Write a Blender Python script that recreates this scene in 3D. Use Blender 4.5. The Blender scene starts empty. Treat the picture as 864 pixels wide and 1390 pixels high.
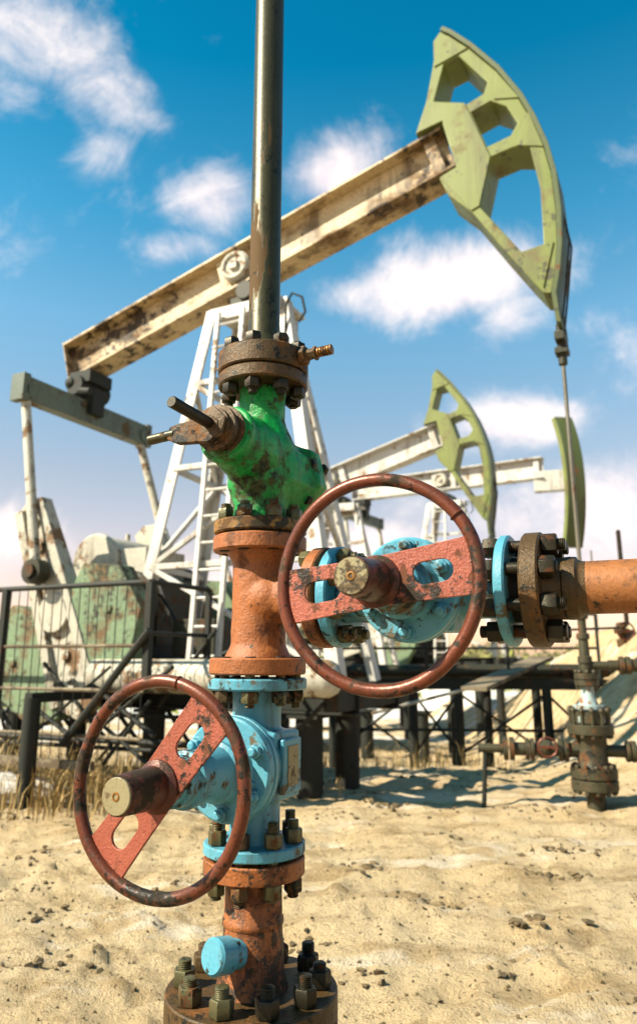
import bpy, bmesh, math, random
from mathutils import Vector, Matrix, noise
rnd = random.Random(7)
S = bpy.context.scene; COL = S.collection
V = Vector; R = math.radians; PI = math.pi
H = 1.2; PITCH = R(13.5); TH = R(26)
cP, sP = math.cos(PITCH), math.sin(PITCH)

# ------------------------------------------------------------------ helpers
class MB:
    def __init__(s): s.bm = bmesh.new()
    def _f(s, vs):
        try: return s.bm.faces.new(vs)
        except ValueError: return None
    def box(s, c, size, rot=None, M=None):
        sx, sy, sz = [v/2 for v in size]; m = Matrix.Translation(V(c)) @ (rot.to_4x4() if rot else Matrix())
        if M: m = M @ m
        v = [s.bm.verts.new(m @ V((x*sx, y*sy, z*sz))) for x in (-1,1) for y in (-1,1) for z in (-1,1)]
        for f in ((0,1,3,2),(4,6,7,5),(0,4,5,1),(2,3,7,6),(0,2,6,4),(1,5,7,3)): s._f([v[i] for i in f])
        return s
    def bar(s, p, q, w, h, up=(0,0,1)):
        p, q = V(p), V(q); d = (q-p).normalized(); up = V(up)
        if abs(d.dot(up)) > .99: up = V((0,1,0))
        a = d.cross(up).normalized(); b = a.cross(d)
        v = [s.bm.verts.new(e + a*x*w/2 + b*y*h/2) for e in (p, q) for x, y in ((-1,-1),(1,-1),(1,1),(-1,1))]
        for f in ((3,2,1,0),(4,5,6,7),(0,1,5,4),(1,2,6,5),(2,3,7,6),(3,0,4,7)): s._f([v[i] for i in f])
        return s
    def lathe(s, o, d, prof, seg=32, ref=None, phase=0, close=True, smooth=True):
        # prof: list of (t along axis, radius)
        o, d = V(o), V(d).normalized()
        ref = V(ref) if ref else (V((0,0,1)) if abs(d.z) < .9 else V((1,0,0)))
        a = d.cross(ref).normalized(); b = d.cross(a)
        rings = []
        for t, r in prof:
            rings.append([s.bm.verts.new(o + d*t + (a*math.cos(phase+2*PI*i/seg) + b*math.sin(phase+2*PI*i/seg))*r) for i in range(seg)])
        for k in range(len(rings)-1):
            for i in range(seg):
                f = s._f([rings[k][i], rings[k][(i+1)%seg], rings[k+1][(i+1)%seg], rings[k+1][i]])
                if f: f.smooth = smooth
        if close:
            s._f(rings[0][::-1]); s._f(rings[-1])
        return s
    def cyl(s, p, q, r, r2=None, seg=16, smooth=True, phase=0):
        p, q = V(p), V(q); L = (q-p).length
        return s.lathe(p, q-p, [(0, r), (L, r if r2 is None else r2)], seg, smooth=smooth, phase=phase)
    def tube(s, pts, r, seg=8, closed=False):
        pts = [V(p) for p in pts]; n = len(pts); rings = []; prev = None
        for i, p in enumerate(pts):
            if closed: d = (pts[(i+1)%n]-pts[i-1]).normalized()
            else: d = (pts[min(i+1,n-1)]-pts[max(i-1,0)]).normalized()
            if prev is None:
                a = d.cross(V((0,0,1)) if abs(d.z) < .9 else V((1,0,0))).normalized()
            else:
                a = (prev - d*prev.dot(d)).normalized()
            prev = a; b = d.cross(a)
            rr = r(i/(n-1)) if callable(r) else r
            rings.append([s.bm.verts.new(p+(a*math.cos(2*PI*k/seg)+b*math.sin(2*PI*k/seg))*rr) for k in range(seg)])
        for i in range(n if closed else n-1):
            A, B = rings[i], rings[(i+1)%n]
            for k in range(seg):
                f = s._f([A[k], A[(k+1)%seg], B[(k+1)%seg], B[k]])
                if f: f.smooth = True
        if not closed: s._f(rings[0][::-1]); s._f(rings[-1])
        return s
    def torus(s, c, n, Rr, r, seg=72, sub=14):
        c, n = V(c), V(n).normalized(); a = n.orthogonal().normalized(); b = n.cross(a)
        return s.tube([c+(a*math.cos(2*PI*i/seg)+b*math.sin(2*PI*i/seg))*Rr for i in range(seg)], r, sub, True)
    def prism(s, loops, fn, t0, t1):
        # loops: outer + holes as 2D lists; fn(u,v,t)->3D
        bm2 = bmesh.new(); es = []
        for lp in loops:
            vs = [bm2.verts.new((u, v, 0)) for u, v in lp]
            for i in range(len(vs)): es.append(bm2.edges.new((vs[i], vs[(i+1)%len(vs)])))
        bmesh.ops.triangle_fill(bm2, use_beauty=True, use_dissolve=False, edges=es)
        for t in (t0, t1):
            m = {v: s.bm.verts.new(fn(v.co.x, v.co.y, t)) for v in bm2.verts}
            for f in bm2.faces: s._f([m[v] for v in f.verts])
        bm2.free()
        for lp in loops:
            A = [s.bm.verts.new(fn(u, v, t0)) for u, v in lp]; B = [s.bm.verts.new(fn(u, v, t1)) for u, v in lp]
            n = len(lp)
            for i in range(n): s._f([A[i], A[(i+1)%n], B[(i+1)%n], B[i]])
        bmesh.ops.remove_doubles(s.bm, verts=s.bm.verts, dist=1e-5)
        return s
    def sphere(s, c, r, seg=16, sc=(1,1,1)):
        m = Matrix.Translation(V(c)) @ Matrix.Diagonal((r*sc[0], r*sc[1], r*sc[2], 1))
        res = bmesh.ops.create_uvsphere(s.bm, u_segments=seg, v_segments=seg//2+2, radius=1, matrix=m)
        for v in res['verts']:
            for f in v.link_faces: f.smooth = True
        return s
    def hexnut(s, c, d, r, h, ph=0):
        return s.lathe(c, d, [(0, r*.93), (h*.12, r), (h*.88, r), (h, r*.9)], 6, smooth=False, phase=ph)
    def move(s, v):
        bmesh.ops.translate(s.bm, verts=s.bm.verts, vec=V(v)); return s
    def build(s, name, mat, parent=None, bev=0, recalc=True):
        if recalc: bmesh.ops.recalc_face_normals(s.bm, faces=s.bm.faces)
        me = bpy.data.meshes.new(name); s.bm.to_mesh(me); s.bm.free()
        if mat: me.materials.append(mat)
        me.set_sharp_from_angle(angle=R(38))
        o = bpy.data.objects.new(name, me); COL.objects.link(o); o.parent = parent
        if bev:
            m = o.modifiers.new('bevel', 'BEVEL'); m.width = bev; m.segments = 2; m.limit_method = 'ANGLE'; m.angle_limit = R(35)
        return o

def empty(name, loc, rz=0):
    o = bpy.data.objects.new(name, None); COL.objects.link(o); o.location = loc; o.rotation_euler = (0,0,rz); o.empty_display_size = .2
    return o
def tag(o, label=None, cat=None, group=None, kind=None):
    if label: o['label'] = label
    if cat: o['category'] = cat
    if group: o['group'] = group
    if kind: o['kind'] = kind
    return o
def casting(mb, name, mat, parent, vox=.005, smooth=6, bump=.002, bscale=9.):
    """fuse overlapping rounded volumes into one cast surface"""
    o = mb.build(name, mat, parent)
    m = o.modifiers.new('r', 'REMESH'); m.mode = 'VOXEL'; m.voxel_size = vox; m.use_smooth_shade = True
    m = o.modifiers.new('s', 'SMOOTH'); m.iterations = smooth; m.factor = .5
    dg = bpy.context.evaluated_depsgraph_get(); me = bpy.data.meshes.new_from_object(o.evaluated_get(dg))
    o.modifiers.clear(); old = o.data; o.data = me; bpy.data.meshes.remove(old)
    nrm = [v.normal.copy() for v in me.vertices]
    for v, nv_ in zip(me.vertices, nrm):
        p = v.co
        k = noise.noise(p*bscale)*.6 + noise.noise(p*bscale*3.1)*.35 + noise.noise(p*bscale*8)*.15
        v.co = p + nv_*(k*bump)
    for f in me.polygons: f.use_smooth = True
    if not me.materials: me.materials.append(mat)
    return o

# ------------------------------------------------------------------ materials
def newmat(name):
    m = bpy.data.materials.new(name); m.use_nodes = True; nt = m.node_tree; nt.nodes.clear()
    out = nt.nodes.new('ShaderNodeOutputMaterial'); b = nt.nodes.new('ShaderNodeBsdfPrincipled')
    nt.links.new(b.outputs[0], out.inputs[0]); return m, nt, b
def N(nt, t, **k):
    n = nt.nodes.new(t)
    for a, v in k.items(): setattr(n, a, v)
    return n
def noi(nt, vec, scale, detail=6, rough=.6, off=0., dist=0.):
    n = N(nt, 'ShaderNodeTexNoise'); n.inputs['Scale'].default_value = scale; n.inputs['Detail'].default_value = detail
    n.inputs['Roughness'].default_value = rough; n.inputs['Distortion'].default_value = dist
    if off:
        a = N(nt, 'ShaderNodeVectorMath'); nt.links.new(vec, a.inputs[0]); a.inputs[1].default_value = (off, off*1.7, -off); vec = a.outputs[0]
    nt.links.new(vec, n.inputs['Vector']); return n.outputs['Fac']
def ramp(nt, fac, a, b, ca=(0,0,0), cb=(1,1,1)):
    r = N(nt, 'ShaderNodeValToRGB'); e = r.color_ramp.elements
    e[0].position = a; e[1].position = b; e[0].color = (*ca, 1); e[1].color = (*cb, 1)
    nt.links.new(fac, r.inputs[0]); return r.outputs[0]
def mixc(nt, fac, a, b, blend='MIX'):
    m = N(nt, 'ShaderNodeMix', data_type='RGBA', blend_type=blend)
    for sock, v in ((m.inputs[0], fac), (m.inputs[6], a), (m.inputs[7], b)):
        if hasattr(v, 'is_output'): nt.links.new(v, sock)
        elif isinstance(v, (int, float)): sock.default_value = v
        else: sock.default_value = (*v, 1)
    return m.outputs[2]
def bump(nt, b, h, strength, dist):
    n = N(nt, 'ShaderNodeBump'); n.inputs['Strength'].default_value = strength; n.inputs['Distance'].default_value = dist
    nt.links.new(h, n.inputs['Height']); nt.links.new(n.outputs[0], b.inputs['Normal'])
ALB = .49
def worn(name, base, base2, rust, dark, sc=18., rust_at=.56, dark_at=.60, rough=.5, metal=0., bs=.5, bd=.002, rsoft=.05, streak=False, stretch=None, grime=.55):
    """worn painted or rusty metal: two tones of paint, chips showing rust, specks of grime"""
    m, nt, b = newmat(name); tc = N(nt, 'ShaderNodeTexCoord'); vec = tc.outputs['Object']
    v2 = vec
    base, base2, rust, dark = [tuple(q*ALB for q in c_) for c_ in (base, base2, rust, dark)]
    if streak or stretch:
        mp = N(nt, 'ShaderNodeMapping'); nt.links.new(vec, mp.inputs[0]); mp.inputs['Scale'].default_value = stretch or (1, 1, .22); v2 = mp.outputs[0]
    n1 = noi(nt, vec, sc*.35, 5, .6); n2 = noi(nt, v2, sc, 9, .68, 3.1); n3 = noi(nt, vec, sc*2.6, 8, .72, 7.7); n4 = noi(nt, vec, sc*9, 4, .6, 1.3)
    big = noi(nt, vec, sc*.22, 4, .6, 12.)           # wear comes in patches
    def patch(n, k):
        a = N(nt, 'ShaderNodeMath', operation='MULTIPLY_ADD'); nt.links.new(big, a.inputs[0]); a.inputs[1].default_value = k; a.inputs[2].default_value = -k*.5
        b_ = N(nt, 'ShaderNodeMath', operation='ADD'); nt.links.new(a.outputs[0], b_.inputs[0]); nt.links.new(n, b_.inputs[1]); return b_.outputs[0]
    n2 = patch(n2, .55); n3p = patch(n3, .75)
    c = mixc(nt, ramp(nt, n1, .38, .64), base, base2)
    c = mixc(nt, ramp(nt, n4, .35, .7), c, tuple(min(1, x*1.22) for x in base))
    # run marks of grime down the sides
    ms = N(nt, 'ShaderNodeMapping'); nt.links.new(vec, ms.inputs[0]); ms.inputs['Scale'].default_value = (1, 1, .10)
    st = patch(noi(nt, ms.outputs[0], sc*1.6, 6, .6, 21.), .5)
    c = mixc(nt, mixc(nt, ramp(nt, st, .52, .68), (0,0,0), (grime,)*3), c, tuple((a_*.35+b_*.65) for a_, b_ in zip(rust, dark)))
    rm = ramp(nt, n2, rust_at, rust_at+rsoft); c = mixc(nt, rm, c, rust)
    dm = ramp(nt, n3p, dark_at, dark_at+.04); c = mixc(nt, dm, c, dark)
    nt.links.new(c, b.inputs['Base Color'])
    rr = mixc(nt, rm, (rough,)*3, (.85,)*3); nt.links.new(rr, b.inputs['Roughness'])
    b.inputs['Metallic'].default_value = metal; b.inputs['Specular IOR Level'].default_value = .32
    h = mixc(nt, .5, n3, n4); h = mixc(nt, rm, h, (.25,)*3); bump(nt, b, h, bs, bd)
    return m

M = {}
M['ochre'] = worn('ochre paint', (.46,.145,.036), (.31,.098,.026), (.19,.065,.022), (.06,.032,.015), 16, .535, .575, .5, bs=1., bd=.004, rsoft=.10, grime=.8)
M['green'] = worn('green paint', (.008,.40,.065), (.006,.25,.045), (.075,.09,.018), (.018,.024,.009), 22, .525, .60, .34, bs=.9, bd=.004, rsoft=.09, grime=.75)
M['blue'] = worn('pale blue paint', (.10,.40,.54), (.18,.50,.60), (.18,.13,.065), (.035,.045,.03), 15, .57, .59, .38, bs=.7, bd=.003, grime=.6)
M['dkrust'] = worn('old brown rust', (.125,.070,.022), (.070,.046,.018), (.30,.115,.025), (.018,.016,.009), 17, .53, .56, .5, .25, bs=1., bd=.004, rsoft=.14)
M['yelrust'] = worn('yellow brown rust', (.40,.20,.035), (.26,.12,.03), (.16,.075,.02), (.05,.035,.015), 15, .52, .57, .6, .1, bs=.9, bd=.003)
M['rim'] = worn('worn rim paint', (.23,.062,.030), (.13,.045,.026), (.075,.045,.022), (.025,.02,.012), 22, .52, .56, .33, .3, bs=.6, bd=.0015, rsoft=.1)
M['redpl'] = worn('chipped red paint', (.48,.125,.070), (.36,.085,.050), (.20,.07,.028), (.035,.022,.012), 26, .545, .555, .42, .05, bs=1., bd=.003, grime=.6)
M['hub'] = worn('hub dark red', (.14,.042,.026), (.085,.035,.022), (.055,.038,.02), (.022,.018,.010), 20, .52, .57, .4, .3, bs=.8, bd=.002)
M['cap'] = worn('cast cap cream', (.40,.34,.18), (.30,.25,.13), (.20,.13,.06), (.07,.05,.025), 34, .54, .58, .5, .1, bs=.6, bd=.001)
M['bolt'] = worn('grimy bolt steel', (.17,.155,.070), (.10,.10,.05), (.20,.085,.025), (.022,.026,.015), 30, .54, .58, .42, .45, bs=.5, bd=.0015)
M['boltdark'] = worn('dark bolt steel', (.045,.038,.020), (.028,.026,.016), (.13,.05,.018), (.012,.012,.008), 30, .58, .60, .45, .5, bs=.6, bd=.0015)
M['pipe'] = worn('grey brown pipe', (.090,.078,.032), (.060,.055,.025), (.15,.085,.03), (.03,.03,.016), 12, .54, .60, .38, .4, bs=.5, bd=.0015, stretch=(1,1,.25), grime=.7)
M['gasket'] = worn('black seal and hole shade', (.012,.012,.009), (.02,.018,.012), (.05,.03,.01), (.01,.01,.008), 30, .6, .7, .7, bs=.4)  # seals, and also the painted dark inside of open bolt holes
M['brass'] = worn('rusty nipple', (.45,.20,.04), (.32,.14,.035), (.2,.09,.03), (.06,.04,.02), 40, .58, .6, .4, .4)
# pumpjack paints
M['cream'] = worn('rusty cream beam', (.80,.62,.36), (.46,.29,.13), (.20,.105,.04), (.07,.045,.022), 3.2, .47, .56, .5, bs=.4, bd=.006, rsoft=.18, stretch=(.5,1,1), grime=.7)
M['head'] = worn('pea green paint', (.21,.255,.048), (.30,.32,.10), (.22,.16,.07), (.09,.09,.04), 3.0, .55, .63, .5, bs=.3, bd=.004, rsoft=.14, grime=.6)
M['headarc'] = worn('olive shaded arc plate', (.10,.13,.04), (.13,.15,.05), (.20,.10,.04), (.05,.05,.02), 3., .60, .66, .5, bs=.4)  # darker than the head paint: shade of the front face put into the colour
M['white'] = worn('white post paint', (.78,.75,.68), (.66,.62,.53), (.36,.22,.11), (.2,.16,.1), 5, .60, .66, .45, bs=.3, bd=.003)
M['grey'] = worn('grey green arm', (.15,.19,.14), (.10,.13,.10), (.15,.10,.045), (.04,.045,.025), 4, .56, .60, .5, bs=.4, bd=.004)
M['palegreen'] = worn('pale green weight', (.25,.36,.20), (.17,.25,.14), (.22,.13,.06), (.06,.065,.035), 4, .50, .56, .6, bs=.6, bd=.010, rsoft=.12, grime=.7)
M['offwhite'] = worn('off white crank', (.66,.62,.50), (.52,.49,.38), (.30,.17,.08), (.07,.065,.04), 5, .55, .60, .55, bs=.5, bd=.006)
M['darksteel'] = worn('black green steel', (.012,.016,.010), (.020,.022,.013), (.07,.035,.013), (.006,.008,.005), 6, .60, .64, .7, bs=.4, bd=.004)
M['mach'] = worn('dark machine', (.045,.045,.022), (.03,.032,.018), (.13,.06,.022), (.012,.013,.008), 6, .56, .60, .6, .1, bs=.5, bd=.004)
M['rod'] = worn('polished rod', (.30,.27,.20), (.22,.19,.13), (.22,.10,.04), (.08,.06,.03), 9, .6, .65, .35, .6)
M['wellold'] = worn('old well steel', (.095,.085,.045), (.065,.06,.035), (.20,.085,.03), (.02,.02,.012), 9, .56, .60, .5, .3, bs=.7, bd=.004)
M['bluewhite'] = worn('flaking blue white', (.45,.62,.62), (.6,.62,.55), (.35,.15,.05), (.08,.06,.03), 14, .52, .60, .5, bs=.6)
M['wood'] = worn('grey plank', (.30,.24,.15), (.24,.19,.12), (.17,.12,.07), (.09,.07,.04), 8, .5, .62, .8, bs=.6, stretch=(.2,1,1))

# ------------------------------------------------------------------ camera
cam = bpy.data.cameras.new('camera'); co = bpy.data.objects.new('camera', cam); COL.objects.link(co); S.camera = co
co.location = (0, 0, H); co.rotation_euler = (R(90)+PITCH, 0, 0)
cam.sensor_fit = 'VERTICAL'; cam.sensor_height = 36; cam.sensor_width = 36; cam.lens = 1000/1390*36
cam.shift_y = -45/1390; cam.clip_end = 5000; cam.clip_start = .05
cam.dof.use_dof = True; cam.dof.focus_distance = 1.66; cam.dof.aperture_fstop = cam.lens/1000/.0085; cam.dof.aperture_blades = 7

def ray(px, py):
    u = (650-py)/1000; return V(((px-432)/1000, cP-u*sP, sP+u*cP))
def atY(px, py, Y):
    r = ray(px, py); return V((0,0,H)) + r*(Y/r.y)

# ------------------------------------------------------------------ light and sky
SUN_AZ = R(20); SUN_EL = R(41)       # sun stands to the left, a little behind the viewer
sd = V((-math.cos(SUN_AZ)*math.cos(SUN_EL), -math.sin(SUN_AZ)*math.cos(SUN_EL), math.sin(SUN_EL)))
sl = bpy.data.lights.new('sun', 'SUN'); sl.energy = 5.0; sl.angle = R(.5); sl.color = (1, .90, .72)
so = bpy.data.objects.new('sun', sl); COL.objects.link(so); so.rotation_euler = (-sd).to_track_quat('-Z', 'Y').to_euler()

w = bpy.data.worlds.new('World'); S.world = w; w.use_nodes = True; nt = w.node_tree; nt.nodes.clear()
wo = N(nt, 'ShaderNodeOutputWorld'); bg = N(nt, 'ShaderNodeBackground'); bg.inputs[1].default_value = .0615; nt.links.new(bg.outputs[0], wo.inputs[0])
sky = N(nt, 'ShaderNodeTexSky', sky_type='NISHITA'); sky.sun_disc = False; sky.sun_elevation = SUN_EL
sky.sun_rotation = math.atan2(sd.x, sd.y); sky.air_density = 1.0; sky.dust_density = .8; sky.ozone_density = 1.5; sky.altitude = 100
tc = N(nt, 'ShaderNodeTexCoord'); D = tc.outputs['Generated']
sep = N(nt, 'ShaderNodeSeparateXYZ'); nt.links.new(D, sep.inputs[0])
tr = N(nt, 'ShaderNodeValToRGB'); nt.links.new(sep.outputs[2], tr.inputs[0]); e = tr.color_ramp.elements
e[0].position = 0; e[0].color = (1.6,1.05,.85,1); e[1].position = .82; e[1].color = (0,.84,.96,1)
for p, c in ((.12,(1.55,1.0,.84,1)),(.235,(1.32,1.08,.90,1)),(.42,(.86,1.36,1.26,1)),(.535,(.32,1.24,1.26,1)),(.68,(.01,.97,1.08,1))):
    x = e.new(p); x.color = c
skyc = mixc(nt, 1., sky.outputs[0], tr.outputs[0], 'MULTIPLY')
def math_(op, a, b=None, clamp=False):
    m = N(nt, 'ShaderNodeMath', operation=op); m.use_clamp = clamp
    for i, v in enumerate((a, b)):
        if v is None: continue
        if hasattr(v, 'is_output'): nt.links.new(v, m.inputs[i])
        else: m.inputs[i].default_value = v
    return m.outputs[0]
# clouds: soft lobes at fixed compass directions, broken up by turbulence
clouds = [(50,50,130,70,-20,.66),(130,110,120,60,-38,.68),(150,205,55,50,20,.60),(200,160,60,25,-20,.62),(20,130,90,40,0,.45),(180,270,60,30,0,.45),(290,270,85,50,10,1.05),(235,335,75,34,5,.8),
          (450,235,85,54,12,1.2),(505,195,50,28,5,.55),(600,385,150,62,8,1.15),(690,430,70,40,15,.8),(480,400,80,38,0,.8),(545,330,60,30,0,.5),
          (700,575,130,42,3,.95),(830,690,120,75,8,1.1),(700,700,150,48,0,.8),(-20,735,130,55,0,1.0),(230,785,170,45,0,.8),(480,740,160,40,0,.85),(790,440,60,30,0,.45),
          (1100,500,220,90,0,1.),(-300,400,260,110,10,1.),(1000,150,160,60,20,.7),(-250,60,200,80,0,.8)]
acc = None
for px, py, rx, ry, ang, amp in clouds:
    d = ray(px, py); L = d.length; d.normalize()
    right = V((1,0,0)); right = (right-d*right.dot(d)).normalized(); up = right.cross(d); a = R(ang)
    A = (right*math.cos(a)+up*math.sin(a))*(1000*L/ rx) * (1/L**2)*L; B = (-right*math.sin(a)+up*math.cos(a))*(1000/ ry)
    def dot(vec):
        n = N(nt, 'ShaderNodeVectorMath', operation='DOT_PRODUCT'); nt.links.new(D, n.inputs[0]); n.inputs[1].default_value = vec; return n.outputs['Value']
    x, y = dot(A), dot(B); r2 = math_('ADD', math_('MULTIPLY', x, x), math_('MULTIPLY', y, y))
    g = math_('MULTIPLY', math_('EXPONENT', math_('MULTIPLY', r2, -1.1)), amp)
    g = math_('MULTIPLY', g, math_('GREATER_THAN', dot(d), 0))
    acc = g if acc is None else math_('MAXIMUM', acc, g)
n1 = noi(nt, D, 6.0, 13, .68, 2., .9); n2 = noi(nt, D, 20, 10, .68, 5., .6)
turb = math_('ADD', math_('MULTIPLY', n1, 1.5), math_('MULTIPLY', n2, .55))
dens = math_('ADD', acc, math_('SUBTRACT', turb, 1.53))
cm = N(nt, 'ShaderNodeMapRange', interpolation_type='SMOOTHSTEP'); nt.links.new(dens, cm.inputs[0]); cm.inputs[1].default_value = -.30; cm.inputs[2].default_value = .66
cshade = ramp(nt, math_('ADD', math_('ADD', math_('MULTIPLY', n1, .6), math_('MULTIPLY', n2, .4)), math_('MULTIPLY', acc, .08)), .40, .64, (6.6,5.7,5.9), (8.4,7.3,6.8))
fin = mixc(nt, math_('MULTIPLY', cm.outputs[0], .9), skyc, cshade)
nt.links.new(fin, bg.inputs[0])

S.view_settings.view_transform = 'Standard'; S.view_settings.look = 'None'; S.view_settings.exposure = 1.47; S.view_settings.gamma = 1
S.cycles.max_bounces = 6; S.cycles.use_denoising = True

# ------------------------------------------------------------------ ground
def sstep(a, b, x):
    t = max(0, min(1, (x-a)/(b-a))); return t*t*(3-2*t)
def gz(x, y, fine=True):
    r = math.hypot(x, y)
    z = -.7*sstep(8, 13.5, y)*(1-sstep(3.2, 5., x))
    m = sstep(2.25, 5.0, x-(y-10)*.12)*sstep(6.7, 9.6, y)*(1-sstep(13, 22, y))
    z += 1.65*m + .10*m*noise.noise(V((x*1.3, y*1.3, 4)))*4
    z += .25*math.exp(-((x+3.4)**2/.9+(y-7.3)**2/.35))
    far = sstep(60, 300, r)
    z += noise.noise(V((x*.35, y*.35, 0)))*.07*(1-far)
    if fine and r < 40:
        k = 1-sstep(14, 40, r)
        n = noise.noise(V((x*1.7, y*1.7, 3)))*.035 + noise.noise(V((x*4.4, y*4.4, 7)))*.022
        rut = noise.noise(V((x*2.2+y*1.2, y*7.5-x*2.0, 11)))*.022
        q = noise.noise(V((x*11, y*11, 5))); q2 = noise.noise(V((x*23, y*23, 1)))
        n += rut*1.3 + q*.017 + q2*.009 - max(0, noise.noise(V((x*3.3, y*4.4, 21)))-.22)*.10 + max(0, noise.noise(V((x*6+9, y*6, 2)))-.35)*.09
        tr_ = (x*.80+y*.60-1.9)            # old vehicle ruts crossing the lower left
        mk = (1-sstep(.15, .5, abs(tr_+.35)))+(1-sstep(.15, .5, abs(tr_-1.15)))
        if mk > 0: n += mk*(math.sin(tr_*46+noise.noise(V((x*1.5, y*1.5, 31)))*3)*.008*(1+noise.noise(V((x*9, y*9, 33)))*1.6) - .030)
        z += n*k
    return z
mb = MB(); rings = []
angs = [R(-62)+R(124)*i/330 for i in range(331)]; angs += [R(62)+R(236)*i/60 for i in range(1, 60)]
rads = [0.7*(900/.7)**(i/430) for i in range(431)]
for r in rads:
    rings.append([mb.bm.verts.new((r*math.sin(a), r*math.cos(a), gz(r*math.sin(a), r*math.cos(a)))) for a in angs])
n = len(angs)
for k in range(len(rings)-1):
    for i in range(n):
        mb.bm.faces.new((rings[k][i], rings[k][(i+1)%n], rings[k+1][(i+1)%n], rings[k+1][i])).smooth = True
cv = mb.bm.verts.new((0,0,0))
for i in range(n): mb.bm.faces.new((cv, rings[0][(i+1)%n], rings[0][i]))
m, nt, b = newmat('sandy ground'); tc = N(nt, 'ShaderNodeTexCoord'); vec = tc.outputs['Object']
mp = N(nt, 'ShaderNodeMapping'); nt.links.new(vec, mp.inputs[0]); mp.inputs['Rotation'].default_value = (0,0,R(-20)); mp.inputs['Scale'].default_value = (.5,1.6,1)
g1 = noi(nt, vec, .8, 8, .6); g2 = noi(nt, mp.outputs[0], 3.2, 10, .68, 4.); g3 = noi(nt, vec, 17, 8, .7, 9.); g4 = noi(nt, vec, 90, 5, .65); g5 = noi(nt, vec, 45, 3, .6, 2.)
c = mixc(nt, ramp(nt, g1, .35, .65), (.44,.315,.165), (.50,.39,.235))
c = mixc(nt, ramp(nt, g2, .49, .70), c, (.21,.135,.052))
c = mixc(nt, ramp(nt, g3, .58, .68), c, (.13,.088,.034))
c = mixc(nt, ramp(nt, g5, .64, .68), c, (.06,.042,.018))
wp = noi(nt, mp.outputs[0], 1.9, 10, .66, 17.)
c = mixc(nt, ramp(nt, wp, .56, .64), c, (.53,.44,.32))
# thawing snow: more of it far away (world position), thin streaks nearby
ln = N(nt, 'ShaderNodeVectorMath', operation='LENGTH'); nt.links.new(vec, ln.inputs[0])
far = N(nt, 'ShaderNodeMapRange'); nt.links.new(ln.outputs['Value'], far.inputs[0]); far.inputs[1].default_value = 13; far.inputs[2].default_value = 30; far.inputs[3].default_value = 0; far.inputs[4].default_value = .34
ad = N(nt, 'ShaderNodeMath', operation='ADD'); nt.links.new(noi(nt, mp.outputs[0], .55, 9, .62, 6.), ad.inputs[0]); nt.links.new(far.outputs[0], ad.inputs[1])
sm = ramp(nt, ad.outputs[0], .66, .72); c = mixc(nt, sm, c, (.56,.53,.49))
nt.links.new(c, b.inputs['Base Color']); b.inputs['Roughness'].default_value = .93; b.inputs['Specular IOR Level'].default_value = .25
hh = mixc(nt, .35, g3, g4); bump(nt, b, hh, 1., .06)
gr = mb.build('ground', m); tag(gr, kind='structure')

# clods of earth
_t = bmesh.new(); bmesh.ops.create_icosphere(_t, subdivisions=1, radius=1); IV = [v.co.copy() for v in _t.verts]; IF = [[v.index for v in f.verts] for f in _t.faces]; _t.free()
def ico(mb, mtx, s_, jit):
    vs = [mb.bm.verts.new(mtx @ (c*s_) + V((rc.gauss(0,1), rc.gauss(0,1), rc.gauss(0,1)))*s_*jit) for c in IV]
    for f in IF: mb.bm.faces.new([vs[i] for i in f])
m, nt, b = newmat('dark earth clod'); tc = N(nt, 'ShaderNodeTexCoord'); q = noi(nt, tc.outputs['Object'], 30, 6)
nt.links.new(ramp(nt, q, .35, .7, (.04,.03,.014), (.17,.115,.05)), b.inputs['Base Color']); b.inputs['Roughness'].default_value = 1; bump(nt, b, q, .8, .02)
M['clod'] = m
mb = MB(); rc = random.Random(11)
clumps = [(rc.uniform(-3,4), rc.uniform(2.9,8.5)) for _ in range(95)] + [(.60,4.0),(.66,4.02),(.56,4.05),(.3,4.6),(1.6,5.0)]
for cx, cy in clumps:
    big = rc.random()
    for _ in range(rc.randint(4, 16)):
        x = cx+rc.gauss(0,.10); y = cy+rc.gauss(0,.07); s_ = rc.uniform(.004,.017)*(1.5 if big > .75 else 1)
        ico(mb, Matrix.Translation((x, y, gz(x, y)+s_*.25)) @ Matrix.Rotation(rc.random()*3, 4, 'Z') @ Matrix.Diagonal((1.5, 1, .7, 1)), s_, .2)
for _ in range(1700):
    y = rc.uniform(2.3, 9); x = rc.uniform(-.55*y-.3, .55*y+.3); s_ = rc.uniform(.003,.009)
    ico(mb, Matrix.Translation((x, y, gz(x, y)+s_*.3)), s_, .2)
tag(mb.build('earth_clods', M['clod'], recalc=False), 'dark earth clods scattered over the pale sandy ground', 'clods', kind='stuff')

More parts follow.
